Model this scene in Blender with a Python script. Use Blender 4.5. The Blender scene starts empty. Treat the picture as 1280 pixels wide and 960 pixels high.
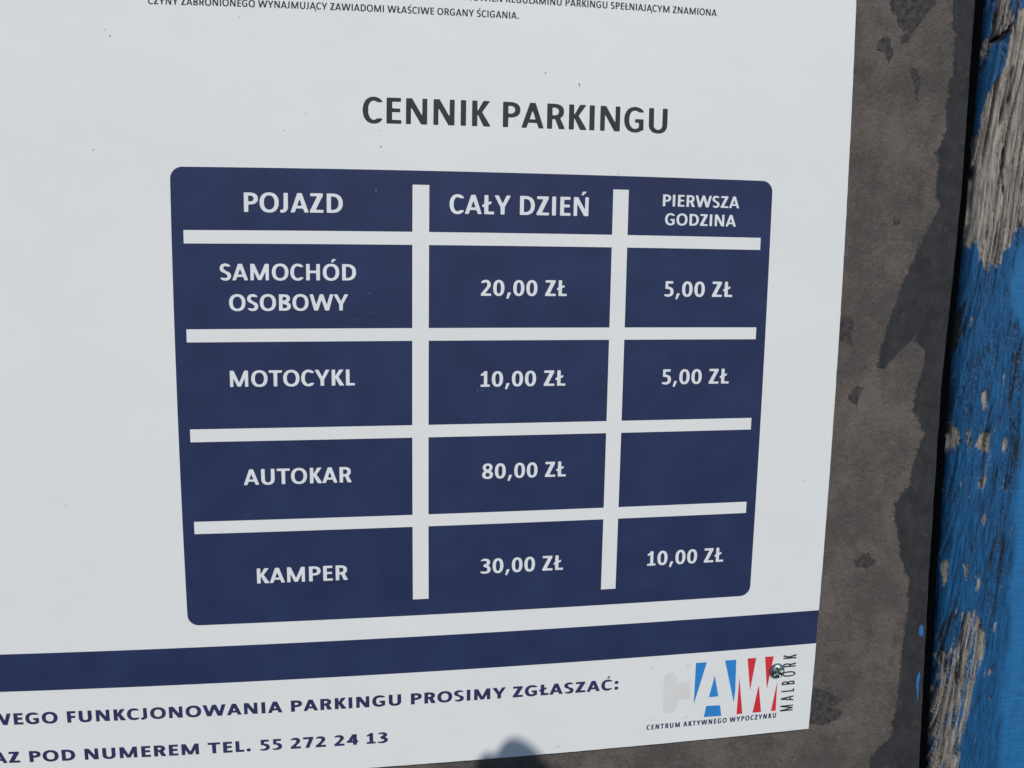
import bpy, math, random
import numpy as np
from mathutils import Matrix, Vector, noise as mnoise
from mathutils.geometry import delaunay_2d_cdt
random.seed(7)
rng = np.random.default_rng(11)
S = bpy.context.scene
COL = S.collection
MM = 0.001

# ---------------------------------------------------------------- camera
cam_d = bpy.data.cameras.new('camera')
cam_d.sensor_fit = 'HORIZONTAL'; cam_d.sensor_width = 36.0; cam_d.lens = 33.1312
cam_d.clip_start = 0.01; cam_d.clip_end = 100.0
cam = bpy.data.objects.new('camera', cam_d); COL.objects.link(cam); S.camera = cam
R = ((0.983315852, -0.015298195, -0.181261965), (-0.01344112, 0.987622995, -0.156269495), (0.181409126, 0.156098636, 0.970939723))
def pl(v): return Vector((v[0], v[2], -v[1]))          # plate frame (right, down, inwards) -> world
cx_, cy_, cz_ = pl(R[0]), -pl(R[1]), -pl(R[2])
M = Matrix((cx_, cy_, cz_)).transposed().to_4x4()
M.translation = pl((-0.11029675, -0.09490797, -0.59033135))
cam.matrix_world = M
cam_d.dof.use_dof = False

# ---------------------------------------------------------------- light
EL, AZ = math.radians(38), math.radians(11)
sun_vec = Vector((math.cos(EL)*math.sin(AZ), -math.cos(EL)*math.cos(AZ), math.sin(EL)))
W = bpy.data.worlds.new('World'); S.world = W; W.use_nodes = True
nt = W.node_tree; nt.nodes.clear()
sky = nt.nodes.new('ShaderNodeTexSky'); sky.sky_type = 'NISHITA'; sky.sun_disc = False
sky.sun_elevation = EL; sky.sun_rotation = math.atan2(sun_vec.x, sun_vec.y)
sky.air_density = 1.0; sky.dust_density = 0.1; sky.ozone_density = 6.0
bg = nt.nodes.new('ShaderNodeBackground'); bg.inputs[1].default_value = 0.072
wo = nt.nodes.new('ShaderNodeOutputWorld')
nt.links.new(sky.outputs[0], bg.inputs[0]); nt.links.new(bg.outputs[0], wo.inputs[0])
sd = bpy.data.lights.new('sun', 'SUN'); sd.energy = 2.84; sd.angle = math.radians(0.55); sd.color = (1.0, 0.96, 0.88)
so = bpy.data.objects.new('sun', sd); COL.objects.link(so)
so.rotation_euler = sun_vec.to_track_quat('Z', 'Y').to_euler(); so.location = sun_vec*3
S.view_settings.view_transform = 'Standard'; S.view_settings.look = 'None'
S.view_settings.exposure = 0.0; S.view_settings.gamma = 1.0; S.view_settings.use_curve_mapping = False
S.render.resolution_x = 1024; S.render.resolution_y = 768
S.render.engine = 'CYCLES'; S.cycles.max_bounces = 6
S.render.filter_size = 1.9

# ---------------------------------------------------------------- traced outlines, millimetres on their own surface
D_strip = [[294.1,260.9],[294.8,253.4],[296.0,238.2],[299.2,232.0],[298.8,220.5],[299.6,205.1],[296.6,202.3],[298.2,192.0],[296.2,186.7],[298.4,171.1],[296.2,163.1],[292.4,155.0],[294.8,145.8],[293.9,136.5],[294.9,129.1],[294.3,127.8],[298.6,119.1],[295.1,110.9],[289.8,102.7],[287.3,97.2],[285.5,91.8],[278.6,75.3],[273.6,62.9],[268.3,44.9],[263.8,26.8],[260.8,12.9],[261.3,7.9],[264.0,6.5],[273.1,16.3],[283.0,26.0],[290.0,33.7],[287.6,26.7],[295.7,19.6],[296.3,8.3],[293.4,-3.1],[293.2,-4.5],[291.2,-13.1],[290.5,-23.1],[295.8,-29.0],[297.3,-37.0],[301.8,-39.3],[300.3,-43.6],[295.3,-58.1],[293.0,-68.3],[293.8,-77.2],[286.7,-85.8],[282.5,-91.6],[283.8,-103.6],[287.7,-115.7],[289.7,-129.4],[294.7,-140.3],[296.8,-145.7],[298.6,-148.1],[300.0,-172.8],[298.3,-199.1],[298.1,-211.7],[297.8,-230.6],[297.0,-249.7],[295.1,-265.5],[295.6,-272.0],[288.7,-277.9],[279.6,-286.8],[278.8,-296.4],[279.0,-319.3]]
D_edge = [[311.1,274.5],[311.7,254.4],[314.2,128.9],[313.3,63.1],[311.7,-4.8],[313.4,-74.9],[315.1,-147.4],[321.0,-300.4],[321.7,-333.6]]
D_patches = [[[241.5,222.1],[243.3,226.0],[247.5,228.4],[250.8,226.4],[251.1,222.6],[254.3,219.6],[253.6,216.4],[251.1,211.2],[248.7,214.3],[248.6,217.8],[241.8,218.4]],[[247.1,258.1],[248.4,250.7],[250.1,244.6],[254.3,241.0],[255.9,234.8],[260.2,231.9],[264.4,233.4],[258.4,227.4],[259.4,224.3],[264.5,224.9],[267.5,231.7],[272.8,238.3],[276.5,244.8],[281.9,250.1],[281.0,260.1]],[[265.4,206.7],[268.8,209.1],[272.6,208.4],[274.7,201.4],[275.0,194.9],[273.8,187.1],[272.1,189.7],[271.9,196.1],[268.3,203.7]],[[227.1,43.3],[237.3,42.9],[239.4,38.0],[237.7,31.1],[239.9,22.1],[234.3,26.3],[226.8,27.0]],[[263.4,110.4],[267.1,111.1],[268.2,107.8],[266.2,104.8],[263.5,106.3]],[[241.5,-8.0],[245.9,-5.3],[250.5,-6.8],[247.2,-12.4],[246.3,-20.2],[238.9,-13.7]],[[252.9,-133.6],[258.7,-127.9],[264.2,-127.4],[270.3,-134.5],[264.3,-138.7],[254.8,-137.5]],[[220.6,-227.8],[230.1,-229.4],[238.1,-230.8],[246.5,-236.1],[251.6,-239.7],[247.1,-244.0],[240.7,-243.5],[252.3,-249.2],[247.9,-255.2],[238.6,-259.1],[232.1,-257.0],[222.6,-257.0]]]
D_specks = [[[310.8,-184.3],[312.7,-186.8],[313.3,-191.5],[311.9,-194.1],[309.7,-192.1],[309.4,-187.0]],[[312.6,-221.4],[313.8,-225.4],[313.0,-231.0],[313.2,-241.4],[313.0,-247.7],[312.1,-239.7],[310.6,-230.0],[311.0,-225.2]],[[305.8,-284.3],[310.2,-286.3],[312.2,-299.6],[310.2,-306.0],[304.6,-298.9],[303.2,-289.0]]]
D_bl = [[331.1,259.7],[331.9,130.1],[330.5,62.1],[330.3,-8.0],[333.9,-155.4],[340.5,-313.4]]
D_bare = [[[389.0,272.9],[350.3,253.8],[344.7,241.8],[343.6,231.3],[342.6,219.5],[340.6,208.9],[336.0,202.1],[333.3,191.4],[332.4,178.1],[331.6,170.7],[327.4,167.2],[326.0,151.1],[327.3,130.1],[326.7,128.7],[327.3,115.7],[328.5,96.4],[333.0,90.2],[334.1,95.1],[337.5,85.4],[341.6,76.4],[344.9,82.0],[349.5,76.4],[352.2,81.4],[352.3,87.0],[358.7,94.1],[361.8,102.5],[365.4,105.3],[370.8,107.5],[424.7,117.6]],[[335.5,267.0],[336.2,256.8],[334.8,249.0],[333.6,238.6],[329.7,225.4],[329.1,219.5],[331.5,220.0],[334.6,228.9],[342.9,237.8],[344.3,245.7],[342.2,257.2],[341.9,267.4]],[[323.0,262.5],[325.7,262.6],[326.6,251.1],[324.8,245.9],[323.2,251.0]],[[325.7,242.7],[328.5,242.2],[328.6,235.8],[326.3,236.9]],[[321.8,-34.9],[328.1,-34.3],[335.3,-41.1],[337.0,-50.0],[333.5,-55.8],[329.0,-59.4],[323.2,-57.8]],[[346.2,-52.5],[349.3,-43.6],[353.1,-40.7],[357.3,-41.6],[357.6,-55.8],[349.7,-55.5]],[[351.3,-83.4],[351.5,-75.9],[353.9,-71.4],[357.9,-58.0],[359.3,-65.6],[358.5,-73.1],[356.5,-80.6],[353.5,-84.3]],[[339.7,-40.4],[341.9,-39.7],[343.0,-53.1],[341.6,-55.3]],[[367.1,-49.3],[370.9,-46.4],[372.6,-53.9],[369.3,-56.8]],[[355.9,-106.4],[359.8,-104.3],[360.3,-109.7],[357.5,-111.1]],[[347.0,-13.3],[350.7,-10.4],[352.6,-23.7],[349.5,-25.1]],[[352.4,-178.6],[359.3,-179.8],[365.2,-188.1],[369.8,-199.6],[370.3,-207.7],[369.8,-215.7],[366.3,-223.5],[365.0,-234.8],[363.7,-247.7],[362.0,-264.0],[359.5,-273.6],[357.6,-288.4],[357.7,-306.7],[357.4,-330.2],[327.9,-327.3],[328.3,-303.9],[329.2,-285.8],[329.7,-264.6],[327.3,-248.1],[338.5,-241.7],[337.6,-232.7],[339.4,-224.8],[335.4,-218.1],[342.4,-212.2],[346.3,-201.3],[348.6,-190.3],[348.5,-180.8]],[[333.7,-140.9],[336.7,-141.0],[336.9,-156.6],[334.9,-161.1]],[[346.2,-141.5],[349.5,-141.6],[350.0,-154.1],[347.8,-152.5]],[[356.2,-149.8],[361.0,-156.3],[360.1,-163.3],[357.0,-160.8]],[[375.5,-188.8],[377.7,-190.5],[377.7,-196.9],[375.8,-195.2]],[[375.6,-225.8],[378.4,-224.4],[377.4,-230.8],[375.3,-232.3]]]
D_smooth = [[384.1,116.8],[371.1,104.7],[367.5,94.2],[362.2,77.2],[359.3,67.3],[365.7,46.0],[376.2,31.6],[383.7,-5.8],[382.2,-21.3],[383.9,-66.3],[383.3,-90.7],[384.0,-112.2],[387.6,-152.2],[386.0,-152.9],[390.8,-201.0],[388.3,-220.2],[387.3,-243.0],[392.8,-310.0],[394.5,-342.5],[503.9,-353.8],[441.2,117.9]]
D_split = [[345.5,242.9],[344.0,241.1],[342.4,237.8],[337.9,233.9],[334.4,231.1],[336.0,230.3],[340.4,232.5],[344.5,236.6],[344.9,239.9]]
D_blueA = [[[132.03,-196.43],[140.02,-196.52],[132.21,-227.36]],[[153.49,-196.32],[161.79,-196.44],[162.63,-219.49],[162.16,-229.01]],[[146.5,-207.17],[150.23,-223.12],[143.15,-223.14]],[[141.61,-229.66],[151.9,-230.06],[153.39,-238.37],[140.28,-238.06]]]
D_redW = [[[170.3,-196.31],[176.8,-196.29],[173.86,-220.71]],[[183.51,-196.1],[190.08,-196.27],[186.73,-220.75]],[[165.07,-210.01],[169.26,-238.18],[164.9,-238.33]],[[180.26,-217.28],[183.6,-238.34],[177.08,-238.27]],[[194.34,-216.17],[194.89,-238.49],[191.21,-238.41]]]
D_ghost = [[109.5,-204.52],[111.21,-202.62],[113.43,-201.87],[116.16,-202.28],[118.24,-203.85],[119.1,-206.25],[119.49,-210.02],[128.25,-210.02],[129.18,-216.49],[129.21,-223.29],[121.84,-222.82],[120.09,-224.17],[119.64,-229.34],[118.51,-232.09],[115.55,-233.05],[111.84,-231.94],[109.97,-229.4],[109.58,-214.78]]
D_ghost2 = [[[99.51,-196.77],[101.62,-196.02],[100.51,-199.15]],[[124.04,-196.89],[129.93,-196.44],[127.34,-199.02],[126.08,-200.77],[125.19,-197.91]],[[99.69,-234.14],[102.06,-236.26],[105.73,-237.07],[101.22,-237.6]],[[124.07,-237.85],[127.33,-235.29],[128.51,-236.55],[127.31,-238.16]]]
D_dots = [[-237.48,206.24,0.6],[-234.43,202.73,0.75],[17.68,190.09,0.75],[38.73,184.37,0.8],[-81.14,143.38,0.75],[-124.41,161.78,0.5],[-81.62,152.69,0.4],[-245.22,138.91,0.6],[65.01,131.12,0.75],[36.06,-250.6,1.0],[-21.69,-3.73,0.5],[-18.67,-3.78,0.5],[-87.95,56.24,0.5],[-83.97,117.57,0.8],[-137.36,151.38,0.5],[-271.1,-70.13,0.6],[-116.46,208.25,0.4],[-153.75,221.0,0.5],[-272.62,87.53,0.5],[-236.28,-16.01,0.6],[202.62,-68.91,0.6],[177.27,168.91,0.5],[2.56,-164.79,0.5],[204.1,-120.23,0.65],[120.55,151.32,0.4],[-161.9,215.77,0.5],[-226.85,-105.71,0.5]]
D_scr = [[[-84.44,120.38],[-83.5,114.28]],[[38.71,185.32],[39.28,182.0]],[[-1.52,97.94],[4.35,103.86]],[[-93.77,42.75],[-79.36,46.1]],[[-103.36,39.4],[-88.99,42.25]]]
D_tip = [[6.46,-238.97],[-15.24,-250.2],[-26.07,-255.23],[26.14,-255.73]]
WX = [-0.0017, -0.0027, 0.005, 0.0082, -0.0025, -0.0057, 9.735, 0.7795, -7.3674, 0.5119, 0.084, 0.9146, 0.4398, 0.5635, -0.1138, -7.2857, 0.4889, 0.143, 0.589, -0.1071, 0.052]
WY = [-0.0004, 9.7311, 0.7796, -7.3391, 0.5165, 0.0619, -0.0014, 0.9108, 0.4373, 0.573, -0.1092, 0.0002, -7.293, 0.4855, 0.1327, 0.0034, 0.5878, -0.1074, 0.0006, 0.0596, -0.0019]


# ---------------------------------------------------------------- helpers
def bow(u, z):
    """slight bow of the thin plastic panel and its print, in its own plane (mm)"""
    v = -z
    a = min(max(u, -345), 430)/300.0; b = min(max(v, -265), 320)/300.0
    dx = dy = 0.0; n = 0
    for i in range(6):
        for j in range(6-i):
            t = a**i*b**j; dx += WX[n]*t; dy += WY[n]*t; n += 1
    return u+dx, -(v+dy)

def link(o, parent=None):
    COL.objects.link(o)
    if parent: o.parent = parent
    return o
def mesh_obj(name, verts, faces, mat, parent=None, smooth=False):
    me = bpy.data.meshes.new(name)
    me.from_pydata([tuple(v) for v in verts], [], faces); me.update()
    if smooth: me.polygons.foreach_set('use_smooth', [True]*len(me.polygons))
    me.materials.append(mat)
    return link(bpy.data.objects.new(name, me), parent)
def thing(o, label, cat, group=None):
    o['label'] = label; o['category'] = cat
    if group: o['group'] = group
    return o

class NT:
    def __init__(s, name):
        s.m = bpy.data.materials.new(name); s.m.use_nodes = True; s.t = s.m.node_tree
        s.b = s.t.nodes['Principled BSDF']
        tc = s.t.nodes.new('ShaderNodeTexCoord'); s.mp = s.t.nodes.new('ShaderNodeMapping')
        s.mp.inputs['Scale'].default_value = (1000, 1000, 1000)
        s.t.links.new(tc.outputs['Object'], s.mp.inputs['Vector'])
    def co(s, sx=1, sy=1, sz=1):
        n = s.t.nodes.new('ShaderNodeMapping'); n.inputs['Scale'].default_value = (sx, sy, sz)
        s.t.links.new(s.mp.outputs[0], n.inputs[0]); return n.outputs[0]
    def noise(s, scale, detail=4, rough=.55, vec=None, dist=0):
        n = s.t.nodes.new('ShaderNodeTexNoise'); n.inputs['Scale'].default_value = scale
        n.inputs['Detail'].default_value = detail; n.inputs['Roughness'].default_value = rough; n.inputs['Distortion'].default_value = dist
        s.t.links.new(vec or s.mp.outputs[0], n.inputs['Vector']); return n.outputs['Fac']
    def ramp(s, fac, stops, interp='LINEAR'):
        n = s.t.nodes.new('ShaderNodeValToRGB'); n.color_ramp.interpolation = interp
        e = n.color_ramp.elements
        while len(e) < len(stops): e.new(0.5)
        for k, (p, c) in enumerate(stops):
            e[k].position = p; e[k].color = (c, c, c, 1) if isinstance(c, (int, float)) else (*c, 1)
        s.t.links.new(fac, n.inputs[0]); return n.outputs[0]
    def mix(s, fac, a, b, mode='MIX'):
        n = s.t.nodes.new('ShaderNodeMix'); n.data_type = 'RGBA'; n.blend_type = mode
        for sock, v in ((n.inputs[0], fac), (n.inputs[6], a), (n.inputs[7], b)):
            if isinstance(v, (int, float)): sock.default_value = v if sock is n.inputs[0] else (v, v, v, 1)
            elif isinstance(v, tuple): sock.default_value = (*v, 1)
            else: s.t.links.new(v, sock)
        return n.outputs[2]
    def attr(s, name):
        n = s.t.nodes.new('ShaderNodeAttribute'); n.attribute_name = name; return n.outputs['Fac']
    def col(s, v):
        if isinstance(v, tuple): s.b.inputs['Base Color'].default_value = (*v, 1)
        else: s.t.links.new(v, s.b.inputs['Base Color'])
    def set(s, rough=None, spec=None, metal=None):
        if rough is not None:
            if isinstance(rough, (int, float)): s.b.inputs['Roughness'].default_value = rough
            else: s.t.links.new(rough, s.b.inputs['Roughness'])
        if spec is not None: s.b.inputs['Specular IOR Level'].default_value = spec
        if metal is not None: s.b.inputs['Metallic'].default_value = metal
    def bump(s, h, dist, strength=1.0):
        n = s.t.nodes.new('ShaderNodeBump'); n.inputs['Distance'].default_value = dist*MM; n.inputs['Strength'].default_value = strength
        s.t.links.new(h, n.inputs['Height'])
        prev = getattr(s, '_bn', None)
        if prev: s.t.links.new(prev, n.inputs['Normal'])
        s._bn = n.outputs[0]; 
        for l in list(s.b.inputs['Normal'].links): s.t.links.remove(l)
        s.t.links.new(n.outputs[0], s.b.inputs['Normal'])

# ---------------------------------------------------------------- materials
def print_mat(name, c, var=0.10, rough=.42, spec=.35):
    n = NT(name)
    f = n.noise(.035, 3, .5)
    g = n.noise(1.6, 3, .7)
    c2 = n.mix(n.ramp(f, [(.35, 0.0), (.65, 1.0)]), tuple(x*(1-var) for x in c), tuple(min(1, x*(1+var)) for x in c))
    c3 = n.mix(n.ramp(g, [(.72, 0.0), (.80, .35)]), c2, tuple(x*.5+.12 for x in c))
    n.col(c3); n.set(rough, spec); n.bump(n.noise(.02, 2), .6); n.bump(n.noise(1.2, 3), .012)
    return n.m
def white_mat():
    n = NT('white_plastic')
    f = n.noise(.012, 4, .6); g = n.noise(.3, 4, .65); h = n.noise(2.2, 2, .5)
    c = n.mix(n.ramp(f, [(.35, 0.0), (.65, 1.0)]), (.765, .785, .80), (.80, .805, .805))
    c = n.mix(n.ramp(g, [(.58, 0.0), (.75, .22)]), c, (.64, .66, .67))
    c = n.mix(n.ramp(h, [(.74, 0.0), (.80, .5)]), c, (.55, .53, .50))
    n.col(c); n.set(n.ramp(g, [(.3, .40), (.7, .52)]), .4); n.bump(n.noise(.016, 2), .9); n.bump(n.noise(1.0, 3), .01)
    return n.m
MAT = dict(
    white=white_mat(),
    navy=print_mat('navy_print', (.024, .036, .100), .10, .45, .22),
    grey=print_mat('dark_grey_print', (.034, .037, .048), .08, .45, .22),
    purple=print_mat('navy_lettering_print', (.033, .038, .110), .08, .45, .22),
    letter=print_mat('white_lettering_print', (.76, .79, .82), .03),
    lblue=print_mat('light_blue_print', (.030, .235, .62), .06),
    red=print_mat('red_print', (.66, .035, .050), .08),
    ghost=print_mat('faded_print', (.715, .705, .705), .03),
    edge=print_mat('panel_edge', (.30, .28, .34), .08),
    dirt=print_mat('dirt', (.30, .30, .32), .2),
)
def board_mat():
    n = NT('worn_board')
    a = n.noise(.045, 5, .6); b = n.noise(.35, 6, .72); c = n.noise(1.5, 5, .75); d = n.noise(.9, 3, .6, n.co(1.0, 1.0, .45))
    k = n.mix(n.ramp(b, [(.34, 0.0), (.66, 1.0)]), (.094, .081, .078), (.186, .163, .157))
    k = n.mix(n.ramp(a, [(.38, 0.0), (.62, .6)]), k, (.145, .124, .104))
    e = n.noise(.11, 6, .72, dist=.25); k = n.mix(n.ramp(e, [(.30, .6), (.48, 0.0)]), k, (.070, .061, .059))
    k = n.mix(n.ramp(e, [(.52, 0.0), (.72, .6)]), k, (.200, .176, .168))
    v = n.noise(2.6, 4, .8); k = n.mix(n.ramp(v, [(.36, .8), (.50, 0.0)]), k, (.045, .040, .039)); k = n.mix(n.ramp(v, [(.54, 0.0), (.68, .7)]), k, (.24, .215, .195))
    k = n.mix(n.ramp(c, [(.34, .95), (.44, 0.0)]), k, (.024, .022, .022))
    k = n.mix(n.ramp(c, [(.60, 0.0), (.70, .8)]), k, (.27, .235, .195))
    k = n.mix(n.ramp(n.noise(.8, 2, .5), [(.69, 0.0), (.73, .8)]), k, (.42, .36, .24))
    w = n.noise(.022, 4, .6); k = n.mix(n.ramp(w, [(.40, .55), (.52, 0.0)]), k, (.075, .070, .070)); k = n.mix(n.ramp(w, [(.52, 0.0), (.66, .5)]), k, (.185, .165, .155))
    u = n.noise(.07, 5, .7, n.co(1, 1, .5)); k = n.mix(n.ramp(u, [(.54, 0.0), (.66, .55)]), k, (.085, .070, .048))
    n.col(k); n.set(.9, .12); n.bump(d, 1.4, .9); n.bump(b, .9, .6); n.bump(c, .35, .8)
    return n.m
MAT['board'] = board_mat()
def film_mat():
    n = NT('grey_film')
    a = n.noise(.06, 4, .6); b = n.noise(.8, 4, .65)
    k = n.mix(n.ramp(a, [(.35, 0.0), (.65, 1.0)]), (.026, .028, .032), (.043, .044, .049))
    k = n.mix(n.ramp(b, [(.66, 0.0), (.78, .45)]), k, (.11, .105, .10))
    v = n.noise(.5, 5, .7, n.co(1, 1, .06)); e = n.noise(.10, 5, .75)
    k = n.mix(n.ramp(v, [(.56, 0.0), (.72, .5)]), k, (.060, .056, .055))
    k = n.mix(n.ramp(e, [(.54, 0.0), (.66, .75)]), k, (.068, .060, .056))
    n.col(k); n.set(n.ramp(b, [(.3, .62), (.7, .78)]), .12); n.bump(a, .8); n.bump(b, .12); n.bump(v, .12)
    return n.m
MAT['film'] = film_mat()
def thin_film():
    n = NT('rubbed_film'); a = n.noise(.25, 6, .75); b = n.noise(1.5, 4, .75)
    k = n.mix(n.ramp(a, [(.42, 0.0), (.60, 1.0)]), (.036, .036, .040), (.085, .075, .071))
    k = n.mix(n.ramp(b, [(.60, 0.0), (.72, .5)]), k, (.17, .15, .14))
    n.col(k); n.set(.8, .12); n.bump(b, .2); return n.m
MAT['thin'] = thin_film()
def beam_mat():
    n = NT('flaking_blue_paint_on_weathered_wood')
    paint, smooth, crack = n.attr('paint'), n.attr('smooth_paint'), n.attr('crack')
    st = n.co(1, 1, .07)
    f1 = n.noise(.55, 6, .7, st, .4); f2 = n.noise(1.6, 5, .7, n.co(1, 1, .05), .3); f3 = n.noise(.07, 4, .6, n.co(1, 1, .4))
    wood = n.mix(n.ramp(f1, [(.32, 0.0), (.68, 1.0)]), (.17, .15, .13), (.56, .50, .43))
    wood = n.mix(n.ramp(f3, [(.35, 0.0), (.65, .6)]), wood, (.30, .285, .275))
    wood = n.mix(n.ramp(f2, [(.36, .9), (.50, 0.0)]), wood, (.085, .072, .062))
    wood = n.mix(n.ramp(n.noise(.16, 4, .7, n.co(1, 1, .12)), [(.50, 0.0), (.60, .75)]), wood, (.15, .13, .115))
    rough_p = n.mix(n.ramp(f1, [(.3, 0.0), (.7, 1.0)]), (.007, .050, .135), (.019, .145, .36))
    rough_p = n.mix(n.ramp(f2, [(.36, .95), (.49, 0.0)]), rough_p, (.007, .017, .040))
    rough_p = n.mix(n.ramp(f2, [(.66, 0.0), (.80, .5)]), rough_p, (.06, .22, .46))
    st2 = n.co(.09, .3, 1)
    g = n.noise(.5, 4, .6, st2)
    sm = n.mix(n.ramp(g, [(.35, 0.0), (.7, 1.0)]), (.018, .135, .34), (.030, .185, .43))
    sm = n.mix(n.ramp(f1, [(.60, 0.0), (.80, .45)]), sm, (.012, .085, .24))
    p = n.mix(smooth, rough_p, sm)
    c = n.mix(paint, wood, p)
    c = n.mix(crack, c, (.022, .020, .020))
    n.col(c)
    r = n.mix(paint, .92, .5); rr = n.t.nodes.new('ShaderNodeRGBToBW'); n.t.links.new(r, rr.inputs[0]); n.set(rr.outputs[0], .25)
    n.bump(f2, .35, .7); n.bump(n.noise(.9, 4, .6), .10)
    return n.m
MAT['beam'] = beam_mat()
def simple(name, c, rough, metal=0, spec=.5, bscale=1.5, bd=.03):
    n = NT(name); f = n.noise(bscale, 4, .6)
    n.col(n.mix(n.ramp(f, [(.3, 0.0), (.7, 1.0)]), tuple(x*.7 for x in c), tuple(min(1, x*1.25) for x in c)))
    n.set(rough, spec, metal); n.bump(f, bd); return n.m
MAT['steel'] = simple('tarnished_steel', (.30, .38, .37), .40, 1.0, .5, 1.2, .12)
MAT['steel_dark'] = simple('dark_recess', (.05, .06, .06), .5, .6)  # darker steel tone for a recess
MAT['backing'] = simple('gap_shade_wood', (.03, .028, .026), .9, 0, .1, .3, .4)  # near-black: the shade inside the gap is put into this colour
MAT['skin'] = simple('skin', (.50, .30, .22), .5, 0, .4, .8, .08)
MAT['sleeve'] = simple('dark_knit', (.03, .035, .06), .9, 0, .1, .8, .3)

# ---------------------------------------------------------------- lettering: glyph shapes made from strokes, blurred and contoured
H = 110          # samples per cap height
PADX, Y0, Y1 = .15, -.42, 1.42
class Glyph:
    def __init__(g, w, s, t):
        g.w, g.s, g.t = w, s, t
        nx = int((w+2*PADX)*H)+2; ny = int((Y1-Y0)*H)+2
        g.X, g.Y = np.meshgrid(np.arange(nx)/H-PADX, np.arange(ny)/H+Y0)
        g.m = np.zeros(g.X.shape, bool)
    def pm(g, pts):
        m = np.ones(g.X.shape, bool); n = len(pts)
        a = sum(pts[i][0]*pts[(i+1)%n][1]-pts[(i+1)%n][0]*pts[i][1] for i in range(n))
        sg = 1 if a > 0 else -1
        for i in range(n):
            (x0, y0), (x1, y1) = pts[i], pts[(i+1)%n]
            m &= sg*((x1-x0)*(g.Y-y0)-(y1-y0)*(g.X-x0)) >= 0
        return m
    def poly(g, *pts): g.m |= g.pm(pts)
    def box(g, x0, y0, x1, y1): g.poly((x0, y0), (x1, y0), (x1, y1), (x0, y1))
    def cut(g, m): g.m &= ~m
    def se(g, cx, cy, rx, ry, p=2.25):
        return (np.abs((g.X-cx)/rx)**p+np.abs((g.Y-cy)/ry)**p) <= 1
    def ring(g, cx, cy, rx, ry, p=2.25, sx=None, ty=None):
        sx = sx or g.s; ty = ty or g.t
        return g.se(cx, cy, rx, ry, p) & ~g.se(cx, cy, rx-sx, ry-ty, p)
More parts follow.
